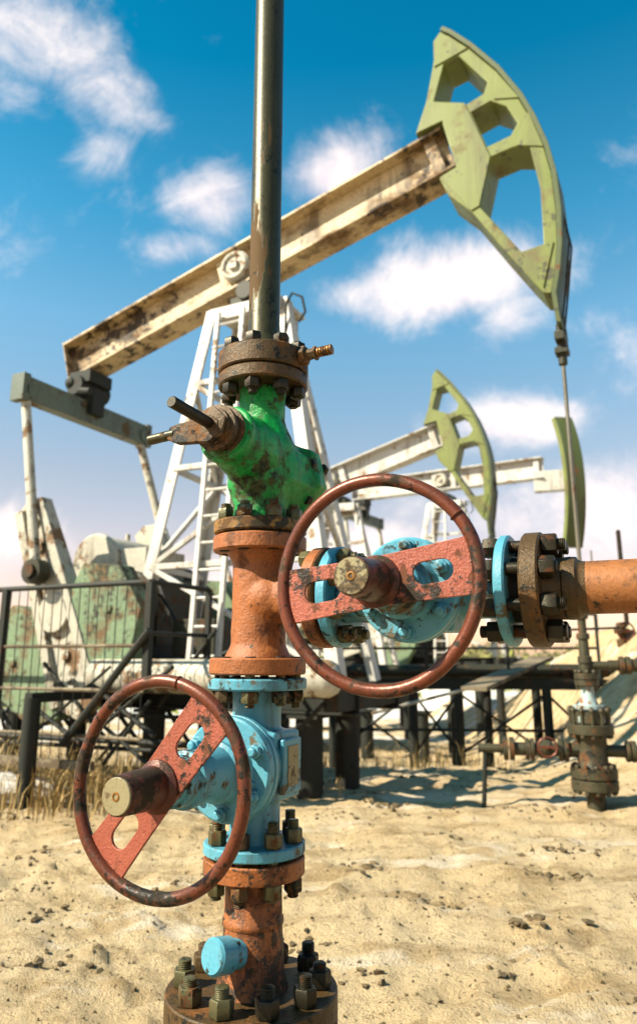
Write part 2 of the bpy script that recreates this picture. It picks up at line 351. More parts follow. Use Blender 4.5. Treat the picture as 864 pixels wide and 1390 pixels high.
# dry grass
m, nt, b = newmat('dry grass'); tc = N(nt, 'ShaderNodeTexCoord'); q = noi(nt, tc.outputs['Object'], 6, 3)
nt.links.new(ramp(nt, q, .35, .65, (.18,.12,.035), (.40,.27,.10)), b.inputs['Base Color']); b.inputs['Roughness'].default_value = .8
M['grass'] = m
def grass(name, spots, label, hmin=.12, hmax=.42):
    mb = MB(); rg = random.Random(hash(label) % 1000 if False else len(label))
    for cx, cy, rx, ry, cnt in spots:
        for _ in range(cnt):
            x = cx+rg.gauss(0, rx); y = cy+rg.gauss(0, ry); h = rg.uniform(hmin, hmax); a = rg.uniform(0, 2*PI); wd = rg.uniform(.003,.006)
            lean = V((math.cos(a), math.sin(a), 0))*h*rg.uniform(.1,.8); p = V((x, y, gz(x, y)-.01)); side = V((-math.sin(a), math.cos(a), 0))*wd
            q1 = p+lean*.35+V((0,0,h*.6)); q2 = p+lean+V((0,0,h*rg.uniform(.75,1)))
            v = [mb.bm.verts.new(k) for k in (p-side, p+side, q1+side*.8, q1-side*.8, q2)]
            mb.bm.faces.new(v[:4]); mb.bm.faces.new((v[3], v[2], v[4]))
    return tag(mb.build(name, M['grass'], recalc=False), label, 'grass', kind='stuff')
grass('dry_grass', [(-2.5,6.6,.35,.30,420),(-1.9,6.5,.30,.30,420),(-3.3,7.1,.5,.4,380),(-2.2,7.2,.5,.3,350),(-1.3,7.6,.5,.4,350),(-2.2,8.2,.8,.6,500),(.6,9.2,.8,.4,350),(2.0,11.5,.8,.5,300)],
      'dry yellow grass tufts under the railing and round the piles')

# ------------------------------------------------------------------ near wellhead
X0, Y0 = -.1475, 1.85
WH = empty('wellhead', (X0, Y0, 0), -TH)
tag(WH, 'large rusty orange, green and pale blue wellhead with two red handwheels in the foreground', 'wellhead')
Z = V((0,0,1)); XA = V((1,0,0)); YA = V((0,1,0))
def flange(name, o, d, t0, t1, r, mat, rin=0, ch=.004, lab=None):
    mbx = MB(); mbx.lathe(V(o), d, [(t0, r-ch), (t0+ch, r), (t1-ch, r), (t1, r-ch)], 64)
    ob = mbx.build(name, mat, WH)
    for f in ob.data.polygons: f.use_smooth = len(f.vertices) == 4
    ms = ob.modifiers.new('e', 'EDGE_SPLIT'); ms.split_angle = R(30)
    if lab: ob['label'] = lab
    return ob
def bolts(o, d, rad, n, t0, t1, nut, sr, ph=0., mat='bolt', top=True, bot=True, st0=.02, st1=.02, nh=.028, nutmat=None, skip=()):
    """studs through a flange pair from t0 to t1 along d with a nut at either end, each stud its own part"""
    o, d = V(o), V(d).normalized(); ref = V((0,0,1)) if abs(d.z) < .9 else V((1,0,0)); a = d.cross(ref).normalized(); b = d.cross(a)
    for i in range(n):
        if i in skip: continue
        an = ph+2*PI*i/n; c = o+(a*math.cos(an)+b*math.sin(an))*rad; mbx = MB(); j = rnd.uniform(0, 1); e1 = rnd.uniform(-.007,.007)
        A = t0-(nh+st0+e1 if bot else -.002); B = t1+(nh+st1-e1 if top else -.002)
        prof = [(A, sr*.8), (A+.002, sr)]
        k = A+.004
        while bot and k < t0-nh-.003: prof += [(k, sr), (k+.0012, sr*.86), (k+.0024, sr)]; k += .0036
        k = t1+nh+.002
        if top:
            while k < B-.004: prof += [(k, sr), (k+.0012, sr*.86), (k+.0024, sr)]; k += .0036
        prof += [(B-.002, sr), (B, sr*.8)]
        mbx.lathe(c, d, prof, 14)
        if top: mbx.hexnut(c+d*(t1+.0015), d, nut, nh, j)
        if bot: mbx.hexnut(c-d*(.0015-t0+0), -d, nut, nh, j+.4)
        mbx.build('bolt', M[mat if rnd.random() < .72 else rnd.choice(['bolt','dkrust','boltdark'])], WH, .0012)
# riser pipe
mb = MB(); mb.lathe((0,0,0), Z, [(1.98,.058),(1.998,.058),(2.012,.052),(2.03,.0445),(2.04,.0425),(4.6,.0425)], 48); mb.build('riser_pipe', M['pipe'], WH)
flange('flange', (0,0,0), Z, 1.925, 1.982, .120, M['dkrust']); flange('flange', (0,0,0), Z, 1.886, 1.921, .118, M['dkrust'], lab='lower dark flange with orange rust')
mb = MB(); mb.lathe((0,0,0), Z, [(1.915,.105),(1.93,.105)], 48); mb.build('gasket', M['gasket'], WH)
bolts((0,0,0), Z, .094, 8, 1.886, 1.982, .0215, .0125, .25, 'boltdark', st0=.012, st1=.001, nh=.026)
# bleed nipple
mb = MB(); o = V((.105,-.01,1.957)); mb.lathe(o, V((1,0,.02)), [(0,.02),(.012,.02),(.014,.026),(.03,.026),(.032,.016),(.05,.014),(.052,.019),(.06,.019)], 6, smooth=False); mb.build('bleed_nipple', M['dkrust'], WH, .001)
mb = MB(); prof = [(.06,.010)]
for k in range(6): prof += [(.062+k*.007,.0095),(.064+k*.007,.0135),(.067+k*.007,.0135),(.068+k*.007,.0095)]
mb.lathe(o, V((1,0,.03)), prof, 16); mb.build('threaded_tip', M['brass'], WH)
# green angle valve body
mb = MB()
mb.sphere((0,0,1.672), .088, 24); mb.sphere((.004,.03,1.662), .098, 24)
mb.lathe((0,0,0), Z, [(1.66,.090),(1.73,.086),(1.775,.068),(1.80,.060),(1.888,.061)], 40)
mb.lathe((0,0,0), Z, [(1.527,.072),(1.56,.068),(1.585,.072),(1.62,.088),(1.68,.09)], 40)
mb.lathe((0,-.0,1.690), V((0,-1,.17)), [(0,.088),(.10,.080),(.155,.067),(.185,.062)], 40)
mb.lathe((0,0,1.66), V((.10,1,-.02)), [(0,.10),(.10,.103),(.118,.098)], 8, phase=.3, smooth=False)
mb.lathe((0,0,1.66), V((.10,1,-.02)), [(.10,.112),(.112,.116),(.148,.114),(.156,.10)], 7, phase=.2)
gv = casting(mb, 'angle_valve_body', M['green'], WH, .0048, 7, .007, 10)
mb = MB(); dv = V((.10,1,-.02)).normalized(); mb.lathe(V((0,0,1.66))+dv*.128, dv, [(0,.104),(.004,.110),(.022,.110),(.026,.104)], 7, phase=.2, smooth=False); mb.build('blind_cover', M['green'], WH, .003)
for i in range(6):
    an = i*PI/3+.4; a_ = dv.orthogonal().normalized(); b_ = dv.cross(a_); c = V((0,0,1.66))+dv*.100+(a_*math.cos(an)+b_*math.sin(an))*.092
    mb = MB(); mb.lathe(c, dv, [(0,.010),(.07,.010)], 10); mb.hexnut(c+dv*.055, dv, .017, .016, i); mb.hexnut(c+dv*.012, -dv, .017, .016, i); mb.build('bolt', M['boltdark'], WH, .001)
mb = MB(); mb.lathe((0,-.150,1.7155), V((0,-1,.17)), [(0,.070),(.006,.074),(.020,.074),(.026,.068)], 40); mb.build('boss_collar', M['green'], WH, .002)
# packing nut, stem, lever
pn = MB(); o = V((0,-.178,1.722)); pn.lathe(o, -YA, [(.0,.060),(.012,.062),(.014,.052),(.026,.052),(.028,.056),(.040,.056),(.042,.046),(.052,.045),(.053,.036),(.064,.035),(.065,.022)], 40); pn.hexnut(o-YA*.053, -YA, .045, .012, .3); pk = pn.build('packing_nut', M['dkrust'], WH)
mb = MB(); mb.lathe(o, V((0,-1,.05)), [(.05,.0135),(.205,.0135),(.208,.0115)], 20); mb.build('valve_stem', M['boltdark'], WH)
mb = MB()
mb.prism([[(.026,.018),(0,.034),(-.03,.028),(-.085,.024),(-.112,.018),(-.118,-.012),(-.09,-.026),(-.03,-.030),(0,-.034),(.026,-.018)]], lambda u, v, t: V((u, -.245+t, 1.712+v+u*.0)), 0, .020)
mb.build('lever_plate', M['dkrust'], WH, .003)
mb = MB(); mb.cyl((-.10,-.235,1.714), (-.176,-.235,1.708), .0125, seg=18); mb.build('lever_handle', M['pipe'], WH, .001)
# flange pair over the tee
flange('flange', (0,0,0), Z, 1.496, 1.528, .117, M['yelrust'], lab='yellow brown rusty flange under the green body')
flange('flange', (0,0,0), Z, 1.452, 1.491, .117, M['ochre'])
mb = MB(); mb.lathe((0,0,0), Z, [(1.488,.10),(1.50,.10)], 40); mb.build('gasket', M['gasket'], WH)
bolts((0,0,0), Z, .092, 8, 1.452, 1.528, .021, .0125, .1, 'bolt', bot=False, nh=.028, st1=.016)
for i in range(8):
    an = .1+2*PI*i/8; c = V((math.sin(an)*-.092, math.cos(an)*.092, 1.4505)); mb = MB(); mb.lathe(c, Z, [(0,.0135),(.006,.0135)], 16); mb.build('hole_shade_disc', M['gasket'], WH)  # slightly raised black discs, the shade of open holes painted as colour
# tee
mb = MB(); mb.lathe((0,0,0), Z, [(1.192,.084),(1.205,.078),(1.225,.0675),(1.30,.066),(1.42,.066),(1.436,.074),(1.456,.085)], 56)
mb.lathe((0,0,1.335), XA, [(0,.060),(.14,.060),(.155,.07),(.168,.078)], 48); mb.sphere((.03,0,1.335), .071, 24)
casting(mb, 'tee', M['ochre'], WH, .0045, 5, .0022, 22)
flange('flange', (0,0,0), Z, 1.156, 1.195, .117, M['ochre'])
flange('flange', (0,0,0), Z, 1.121, 1.148, .119, M['blue'])
bolts((0,0,0), Z, .094, 8, 1.121, 1.185, .0205, .0115, .35, 'bolt', top=False, nh=.026, st0=.014)
for i in range(8):
    an = .35+2*PI*i/8; c = V((math.sin(an)*-.094, math.cos(an)*.094, 1.194)); mb = MB(); mb.lathe(c, Z, [(0,.0125),(.004,.0125)], 16); mb.build('hole_shade_disc', M['gasket'], WH)  # black discs on the flange top, hole shade painted the same way

def gate_valve(o, ax, up, ends, wheel_d, R_disc, spoke_ang, label):
    """gate valve: flow axis ax through o, stem towards -Y (local). ends=(t_neg,t_pos) where the necks meet their flanges"""
    o = V(o); ax = V(ax)
    mb = MB(); mb.lathe(o, ax, [(ends[0],.064),(ends[0]+.015,.058),(-.08,.058),(.08,.058),(ends[1]-.015,.058),(ends[1],.064)], 44)
    mb.lathe(o, YA, [(-.10,.098),(-.03,.094),(.05,.088),(.085,.07)], 44)
    side = ax.cross(YA)
    mb.box(o+V((0,.0,0)), (.17,.12,.15) if abs(ax.z) > .5 else (.15,.12,.17))
    body = casting(mb, 'gate_valve', M['blue'], WH, .0045, 6, .0015, 18); body['label'] = label
    # bonnet disc
    mb = MB(); mb.lathe(o, -YA, [(.088,R_disc-.006),(.092,R_disc),(.103,R_disc),(.105,R_disc-.004)], 64); b0 = mb.build('bonnet_flange', M['blue'], body)
    mb = MB(); mb.lathe(o, -YA, [(.105,R_disc-.006),(.108,R_disc-.006)], 48); mb.build('gasket', M['gasket'], body)
    mb = MB(); mb.lathe(o, -YA, [(.108,R_disc-.004),(.111,R_disc),(.128,R_disc-.001),(.132,R_disc-.006)], 64)
    ob = mb.build('bonnet_cover', M['blue'], body); ob.modifiers.new('e', 'EDGE_SPLIT').split_angle = R(35)
    # yoke
    L = wheel_d-.012
    mb = MB(); mb.lathe(o, -YA, [(.128,.074),(.14,.066),(.158,.060),(.162,.064),(.176,.064),(.180,.056),(L-.085,.052),(L-.082,.057),(L-.066,.057),(L-.062,.050),(L-.03,.048),(L-.028,.042),(L-.004,.040)], 44)
    ob = mb.build('yoke', M['blue'], body); ob.modifiers.new('e', 'EDGE_SPLIT').split_angle = R(40)
    for k in range(3):   # web ribs
        an = R(100+120*k)+spoke_ang*.0; dr = V((math.cos(an),0,math.sin(an))); mb = MB()
        mb.prism([[(.05,.128),(R_disc-.03,.130),(R_disc-.035,.138),(.052,.185)]], lambda u, v, t: o+dr*u-YA*v+YA.cross(dr)*t, -.006, .006); mb.build('web_rib', M['blue'], body, .002)
    for k in range(6):
        an = R(28+60*k); c = o+V((math.cos(an),0,math.sin(an)))*(R_disc-.022)-YA*.132; mb = MB()
        mb.lathe(c, -YA, [(-.002,.0185),(.003,.0185)], 20); mb.hexnut(c-YA*.003, -YA, .0155, .015, rnd.random()); mb.lathe(c, -YA, [(.017,.0095),(.026,.0095),(.028,.007)], 12)
        mb.build('bonnet_bolt', M['blue'], body, .0012)
    # wheel
    HL = .120
    wc = o-YA*wheel_d; a = V((math.cos(spoke_ang),0,math.sin(spoke_ang))); b = V((-math.sin(spoke_ang),0,math.cos(spoke_ang)))
    mb = MB(); Rw = .196; n = 96; cs = []
    nn = 120; pp = []
    for i in range(nn):
        an = 2*PI*i/nn; q = V((math.cos(an), wheel_d*9, math.sin(an)))
        pp.append(wc+V((math.cos(an),0,math.sin(an)))*(Rw+noise.noise(q*1.3)*.0035)+YA*noise.noise(q*1.1+V((5,5,5)))*.005)
    mb.tube(pp, .0128, 16, True)
    kx = wc+a*(Rw*math.cos(.5))+b*(Rw*math.sin(.5))
    mb.torus(kx, (-a*math.sin(.5)+b*math.cos(.5)), .0125, .0022, 20, 6)    # weld bead on the rim
    mb.build('handwheel_rim', M['rim'], body)
    def slot(cx):
        pts = []; hl, hr = .018, .0205
        for i in range(9): t = -PI/2+PI*i/8; pts.append((cx+hl+hr*math.cos(t), hr*math.sin(t)))
        for i in range(9): t = PI/2+PI*i/8; pts.append((cx-hl+hr*math.cos(t), hr*math.sin(t)))
        return pts
    out = []
    we, wm = .053, .047
    for i in range(9): t = -1+2*i/8; out.append((Rw-.004-.0*abs(t), we*t))
    for i in range(1, 12): t = 1-2*i/12; out.append((t*(Rw-.006), wm+(we-wm)*abs(t)**1.5))
    for i in range(9): t = 1-2*i/8; out.append((-(Rw-.004), we*t))
    for i in range(1, 12): t = -1+2*i/12; out.append((t*(Rw-.006), -wm-(we-wm)*abs(t)**1.5))
    out = [(x-(1 if x > 0 else -1)*(.0072 if abs(abs(x)-(Rw-.004)) < 1e-6 else 0)*(abs(y)/we)**2, y) for x, y in out]
    mb = MB(); mb.prism([out, slot(.112), slot(-.112)], lambda u, v, t: wc+a*u+b*v+YA*t, -.0035, .0035); mb.build('handwheel_plate', M['redpl'], body, .0012)
    mb = MB(); mb.lathe(wc, -YA, [(.0036,.050),(.008,.049),(.013,.042),(.016,.0385),(.020,.040),(HL-.010,.0355),(HL-.004,.0345)], 44)
    ob = mb.build('hub_sleeve', M['hub'], body); ob.modifiers.new('e', 'EDGE_SPLIT').split_angle = R(40)
    mb = MB(); mb.lathe(wc, YA, [(.0036,.046),(.012,.044),(.020,.036)], 36); mb.build('hub_boss', M['hub'], body)
    mb = MB(); mb.lathe(wc, -YA, [(HL-.007,.0325),(HL-.0015,.0325),(HL,.031)], 44); mb.build('hub_cap', M['cap'], body)
    mb = MB(); mb.lathe(wc, -YA, [(HL-.0005,.0085),(HL+.0012,.008),(HL+.0015,.005),(HL-.0005,.0045)], 12); mb.build('stem_tip', M['brass'], body)
    return body
lv = gate_valve((0,0,.955), Z, XA, (-.172,.168), .368, .113, R(50), 'lower pale blue gate valve with a tilted red handwheel')
# recessed nameplate on the right flank
mb = MB(); mb.box((.094,-.005,.955), (.014,.086,.118)); mb.build('nameplate_frame', M['blue'], lv, .004)
mb = MB(); mb.box((.1015,-.005,.955), (.004,.05,.088)); mb.build('nameplate', M['cap'], lv, .001)
uv = gate_valve((.432,0,1.335), XA, Z, (-.194,.176), .302, .110, R(7), 'side pale blue gate valve facing left with level red handwheel')
# side branch flanges
flange('flange', (0,0,1.335), XA, .166, .198, .118, M['ochre']); flange('flange', (0,0,1.335), XA, .210, .236, .117, M['blue'])
bolts((0,0,1.335), XA, .094, 8, .166, .236, .0215, .012, .39, 'bolt', st0=.008, st1=.012)
flange('flange', (0,0,1.335), XA, .606, .628, .117, M['blue']); flange('flange', (0,0,1.335), XA, .656, .694, .119, M['dkrust'], lab='brown rusty flange on the side branch')
mb = MB(); mb.lathe((0,0,1.335), XA, [(.626,.068),(.658,.068)], 40); mb.build('gasket', M['gasket'], WH)
bolts((0,0,1.335), XA, .094, 8, .606, .694, .0235, .013, .39, 'boltdark', st0=.014, st1=.012, nh=.030)
mb = MB(); mb.lathe((0,0,1.335), XA, [(.692,.072),(.70,.066),(.72,.062),(.728,.060),(.732,.064),(.742,.0645),(.756,.0635),(.760,.057),(.765,.0545),(.775,.0535)], 48); mb.build('weld_neck', M['dkrust'], WH)
pts = [(.77,0,1.335),(2.2,0,1.335)]
for i in range(1, 9): t = i/8*PI/2; pts.append((2.2+.2*math.sin(t), 0, 1.335-.2+.2*math.cos(t)))
pts.append((2.4,0,-.1)); mb = MB(); mb.tube(pts, .0535, 36); 
M['branch'] = worn('orange brown pipe', (.43,.16,.045), (.28,.105,.034), (.14,.07,.03), (.05,.035,.016), 12, .50, .56, .55, .1, bs=.8, bd=.003, rsoft=.1, grime=.7)
mb.build('branch_pipe', M['branch'], WH)
# lower flange pair
def octflange(z0, z1, r, mat, lab=None):
    mb = MB(); mb.lathe((0,0,0), Z, [(z0,r-.003),(z0+.003,r),(z1-.003,r),(z1,r-.003)], 64)
    ob = mb.build('flange', mat, WH); ob.modifiers.new('e', 'EDGE_SPLIT').split_angle = R(30)
    if lab: ob['label'] = lab
octflange(.762, .786, .117, M['blue']); octflange(.716, .754, .116, M['ochre'])
mb = MB(); mb.lathe((0,0,0), Z, [(.750,.08),(.766,.08)], 40); mb.build('gasket', M['gasket'], WH)
bolts((0,0,0), Z, .093, 8, .716, .786, .021, .0125, .2, 'bolt', nh=.030, st0=.012, st1=.020)
mb = MB(); mb.lathe((0,0,0), Z, [(.485,.082),(.515,.072),(.612,.066),(.616,.069),(.626,.069),(.630,.066),(.70,.064),(.718,.064)], 52); mb.build('lower_pipe', M['ochre'], WH)
octflange(.435, .487, .19, M['dkrust'])
bolts((0,0,0), Z, .150, 10, .435, .487, .026, .015, .12, 'boltdark', nh=.034, st1=.022)
mb = MB(); mb.lathe((0,-.062,.572), V((-.25,-1,.18)), [(0,.030),(.03,.030),(.032,.036),(.072,.036),(.078,.031)], 32); mb.build('side_plug', M['blue'], WH)
octflange(.37, .428, .19, M['ochre'])
mb = MB(); mb.lathe((0,0,0), Z, [(-.1,.16),(.05,.15),(.30,.13),(.33,.12),(.37,.15)], 44); mb.build('casing_head', M['ochre'], WH)

# ------------------------------------------------------------------ pumpjacks
HEADPX = [(190,45),(157,90),(163,150),(150,230),(125,360),(78,505),(195,445),(262,655),(185,705),(225,780),(330,855),(470,1020),(600,1165),(655,1222),(690,1222),
          (708,1110),(716,1000),(712,850),(690,680),(655,560),(600,440),(540,340),(440,220),(320,120),(230,62)]
HOLES = [[(206,185),(272,152),(402,270),(385,322),(305,372),(160,356)], [(328,405),(415,355),(485,378),(538,455),(505,512),(400,562)],
         [(415,608),(520,562),(592,562),(640,750),(655,1000),(555,1035),(367,832)]]
RB = V((2.24, 6.35, 0)); BD = V((math.cos(TH), -math.sin(TH), 0)); TD = V((math.sin(TH), math.cos(TH), 0))
def pl(px, py, off):
    r = ray(px, py); k = ((RB.dot(TD)+off))/(r.x*TD.x+r.y*TD.y); p = V((0,0,H))+r*k
    return ((p-RB).dot(BD), p.z)
z7 = lambda q: pl(540+q[0]/3.323, 30+q[1]/3.323, -.20)
HEAD2 = [z7(q) for q in HEADPX]; HOLE2 = [[z7(q) for q in h] for h in HOLES]
PIV = V((-3.3, 0, 5.30))
def ibeam(mb, p, q, h, wdt, tf=.03, tw=.03):
    p, q = V(p), V(q); d = (q-p).normalized(); up = V((0,1,0)).cross(d) * -1
    if up.z < 0: up = -up
    mb.bar(p+up*(h/2-tf/2), q+up*(h/2-tf/2), wdt, tf, up); mb.bar(p-up*(h/2-tf/2), q-up*(h/2-tf/2), wdt, tf, up)
    mb.bar(p, q, tw, h-2*tf, up); return d, up

def pumpjack(rodxy, z0, th, tilt, label, first=False, narrow=False, cream='cream', zbase=.95, piles=(), crank_ang=None):
    OX = 3.1
    d = V((math.cos(th), -math.sin(th), 0)); root = empty('pumpjack', (rodxy[0]-d.x*OX, rodxy[1]-d.y*OX, z0), -th)
    tag(root, label, 'pumpjack', 'pumpjacks')
    rotM = Matrix.Translation(PIV) @ Matrix.Rotation(-R(tilt), 4, 'Y') @ Matrix.Translation(-PIV)
    def fin(mb, name, mat, par=root, rot=False, bev=.006):
        if rot: mb.bm.transform(rotM)
        mb.move((OX,0,0)); return mb.build(name, M[mat], par, bev)
    f3 = lambda u, v, t: V((u, t, v))
    # beam
    mb = MB(); A = V((-6.02,0,4.87)); B = V((-.93,0,6.33)); dd, up = ibeam(mb, A, B, .54, .34, .035, .03)
    for s_ in (-1, 1):
        for t in (.46, .56, .97):
            c = A.lerp(B, t); mb.bar(c-up*.23+V((0,s_*.09,0)), c+up*.23+V((0,s_*.09,0)), .02, .13, dd)
    beam = fin(mb, 'walking_beam', cream, rot=True)
    mb = MB(); mb.bar(A+up*.02-dd*.02, A+up*.02, .30, .56, up); fin(mb, 'end_plate', cream, beam, True)
    mb = MB(); c = A.lerp(B, .50); mb.cyl(c+V((0,-.20,-.02)), c+V((0,-.06,-.02)), .19, seg=28); mb.torus(c+V((0,-.20,-.02)), YA, .15, .03, 28, 8)
    mb.box(c+V((0,-.21,-.02)), (.10,.06,.10)); fin(mb, 'pivot_cover', 'offwhite', beam, True)
    mb = MB(); c = A.lerp(B, .44)+up*.30; mb.sphere(c, .05, 10); mb.bar(c+dd*.1, c+dd*.3, .05, .05); fin(mb, 'lubricator', 'offwhite', beam, True)
    # head
    if not narrow:
        mb = MB(); mb.prism([HEAD2]+HOLE2, f3, -.20, .20); hd = fin(mb, 'horsehead', 'head', rot=True, bev=.008)
        arc = [HEAD2[0]]+HEAD2[-1:14:-1]+[HEAD2[14]]
        arc = arc+[(arc[-1][0]+.02, arc[-1][1]-.30)]
        mb = MB(); inn = [(x-.012, z) for x, z in arc]; outp = []
        for i, (x, z) in enumerate(arc):
            dv = (V((x, 0, z))-PIV).normalized(); outp.append((x+dv.x*.05, z+dv.z*.05)); inn[i] = (x+dv.x*.003, z+dv.z*.003)
        mb.prism([inn+outp[::-1]], f3, -.235, .235); fin(mb, 'arc_plate', 'headarc', hd, True, .004)
        for tri in ([(190,48),(160,92),(163,205),(312,120)], [(440,225),(545,342),(430,350)], [(585,405),(655,562),(530,558)], [(700,992),(560,1040),(655,1200)], [(300,368),(415,608),(365,832),(330,852),(190,702),(266,655),(200,447),(90,500),(130,362)]):
            mb = MB(); mb.prism([[z7(q) for q in tri]], f3, -.214, -.2025); fin(mb, 'gusset_plate', 'head', hd, True, .003)
        tip = V((.165,0,5.0))
    else:
        swing = Matrix.Translation((-.15,.2,0)) @ Matrix.Rotation(R(-52), 4, 'Z') @ Matrix.Translation((.15,-.2,0))
        mb = MB(); n = 22; prof = []
        for i in range(n+1):
            a = -.50+1.0*i/n; prof.append((math.cos(a)*3.45-3.3, 5.30+math.sin(a)*3.45))
        inner = [(-.42+.0*i, z) if False else (x-.22, z) for i, (x, z) in enumerate(prof)]
        pv = prof+inner[::-1]
        mb.prism([[(x+.0, z) for x, z in pv]], f3, -.03, .0)
        mb.prism([[(x+.0, z) for x, z in pv]], f3, .34, .37)
        mb.bm.transform(swing); hd = fin(mb, 'horsehead', 'head')
        mb = MB(); pr2 = [(x+.03, z) for x, z in prof]+[(x-.02, z) for x, z in prof][::-1]
        mb.prism([pr2], f3, -.05, .40); mb.bm.transform(swing); fin(mb, 'arc_plate', 'headarc', hd)
        bmx = MB(); bmx.bar((-1.0,0,5.3), (-.1,0.2,5.3), .3, .5); fin(bmx, 'head_bracket', 'white', hd)
    # hanger ropes, carrier bar and rod
    if not narrow:
        lo = 4.05
        mb = MB()
        for s_ in (-.07, .07): mb.tube([(.12+.0,s_,5.35),(.165,s_,5.0),(.10,s_,4.55),(.02,s_,lo)], .011, 6)
        fin(mb, 'hanger_rope', 'mach', bev=0)
        mb = MB(); mb.box((.01,0,lo), (.09,.26,.08)); mb.box((.01,0,lo-.12), (.12,.14,.06)); mb.cyl((.01,0,lo-.25), (.01,0,lo+.16), .04, seg=12); mb.sphere((.01,0,lo+.06), .06, 10); fin(mb, 'carrier_bar', 'mach')
        mb = MB(); mb.cyl((.01,0,1.62 if first else .9), (.01,0,lo+.2), .018, seg=12); fin(mb, 'polished_rod', 'rod', bev=0)
    else:
        mb = MB(); mb.cyl((.17,.2,3.55), (.17,.2,.5), .02, seg=8); fin(mb, 'polished_rod', 'rod', bev=0)
    # saddle bearing
    mb = MB(); mb.box((-3.25,0,5.06), (.42,.56,.12)); mb.cyl((-3.25,-.34,5.16), (-3.25,.34,5.16), .11, seg=16); fin(mb, 'saddle_bearing', 'mach')
    # samson post
    top = {(-1,-1):(-3.66,-.34,4.98),(1,-1):(-2.80,-.27,4.98),(-1,1):(-3.62,.24,4.98),(1,1):(-2.98,.22,4.98)}
    bot = {(-1,-1):(-4.25,-.78,zbase),(1,-1):(-1.95,-.78,zbase),(-1,1):(-4.5,.62,zbase),(1,1):(-2.15,.62,zbase)}
    mb = MB(); mb.box((-3.25,-.03,4.985), (.9,.62,.05)); 
    mb.bar((-3.70,-.33,4.90), (-2.78,-.33,4.90), .08, .12); mb.bar((-3.70,.26,4.90), (-2.9,.26,4.90), .08, .12)
    post = fin(mb, 'post_platform', 'white')
    P = lambda k, t: V(top[k]).lerp(V(bot[k]), t)
    for k in top:
        mb = MB(); dv = (V(bot[k])-V(top[k])).normalized()
        mb.bar(top[k], bot[k], .13, .03, (0,1,0)); mb.bar(V(top[k])+V((k[0]*.05,-k[1]*.06,0)), V(bot[k])+V((k[0]*.05,-k[1]*.06,0)), .03, .12, (0,1,0)); fin(mb, 'leg', 'white')
    for i, (a, b2) in enumerate((((-1,-1),(1,-1)), ((-1,1),(1,1)), ((-1,-1),(-1,1)), ((1,-1),(1,1)))):
        for t in ((.22,.46,.72) if i % 2 == 0 else (.46,)):
            mb = MB(); mb.bar(P(a,t), P(b2,t), .06, .06, (0,0,1)); fin(mb, 'cross_tie', 'white')
        for t0_, t1_, fl in (((.22,.46,0),(.46,.72,1),(.72,.98,0)) if i % 2 == 0 else ((.46,.72,0),)):
            mb = MB(); x, y = (a, b2) if not fl else (b2, a); mb.bar(P(x,t0_), P(y,t1_), .05, .05, (0,0,1)); fin(mb, 'brace', 'white')
    # ladder
    mb = MB(); la = V((-3.36,-.42,4.9)); lb = V((-3.28,-.84,.95)); wv = V((.16,0,0))
    for s_ in (-1,1): mb.bar(la+wv*s_, lb+wv*s_, .045, .045, (0,1,0))
    for i in range(14): c = la.lerp(lb, (i+.6)/14.5); mb.cyl(c-wv, c+wv, .014, seg=6)
    fin(mb, 'ladder', 'white', bev=0)
    # cable loop at the post top
    mb = MB(); mb.tube([(-2.72,-.34,4.45),(-2.70,-.36,4.85),(-2.62,-.38,4.95),(-2.50,-.38,4.88),(-2.46,-.38,4.70),(-2.54,-.38,4.6)], .014, 6); fin(mb, 'cable', 'darksteel', bev=0)
    # equalizer
    eqb = rotM @ V((-5.72,0,4.70)); ex, ez = eqb.x, eqb.z-.54
    mb = MB(); mb.box((ex,0,eqb.z-.10), (.34,.40,.16)); mb.cyl((ex-.02,-.26,eqb.z-.22), (ex-.02,.26,eqb.z-.22), .13, seg=16); mb.box((ex+.06,0,eqb.z-.40), (.20,.22,.34)); mb.sphere((ex-.1,-.2,eqb.z-.18), .10, 10)
    mb.cyl((ex+.05,-.22,eqb.z-.30), (ex+.22,-.22,eqb.z-.34), .05, seg=8); fin(mb, 'equalizer_bearing', 'darksteel')
    mb = MB(); mb.bar((ex,-1.02,ez), (ex,1.14,ez), .16, .28); 
    for s_ in (-1,1): mb.box((ex,s_*1.08-.0,ez), (.20,.10,.32)); mb.cyl((ex-.10,s_*1.0,ez-.02), (ex+.10,s_*1.0,ez-.02), .09, seg=12)
    fin(mb, 'equalizer', 'grey')
    ez -= .08
    # gearbox on its base
    sx, sz = -4.95, 1.62
    gb = MB(); gb.box((sx+.15,0,1.62), (1.15,.66,.70)); gb.box((sx+.15,0,1.99), (1.28,.78,.06)); 
    for k in range(7): gb.box((sx-.35+.17*k,-.35,1.55), (.03,.05,.55))
    gb.cyl((sx+.15,-.42,1.66), (sx+.15,-.30,1.66), .20, seg=18); gb.cyl((sx+.55,-.42,1.66), (sx+.55,-.30,1.66), .13, seg=16)
    fin(gb, 'gearbox', 'mach', bev=.02)
    mb = MB(); mb.lathe((sx+.62,-.72,1.72), YA, [(0,.30),(.02,.34),(.10,.34),(.12,.30),(.14,.10)], 26); fin(mb, 'brake_drum', 'mach')
    mb = MB(); mb.tube([(sx+.62,-.76,1.40),(sx+1.0,-.74,1.2),(sx+1.6,-.7,1.15),(sx+2.2,-.66,1.35)], .02, 6); mb.tube([(sx-.1,-.5,2.1),(sx+.3,-.55,2.0),(sx+.9,-.5,1.8),(sx+1.3,-.5,1.3)], .016, 6); fin(mb, 'hose', 'darksteel', bev=0)
    mb = MB(); mb.box((sx+1.35,-.35,1.28), (.5,.4,.55)); mb.box((sx+1.35,-.57,1.35), (.3,.04,.3)); fin(mb, 'control_cabinet', 'mach')
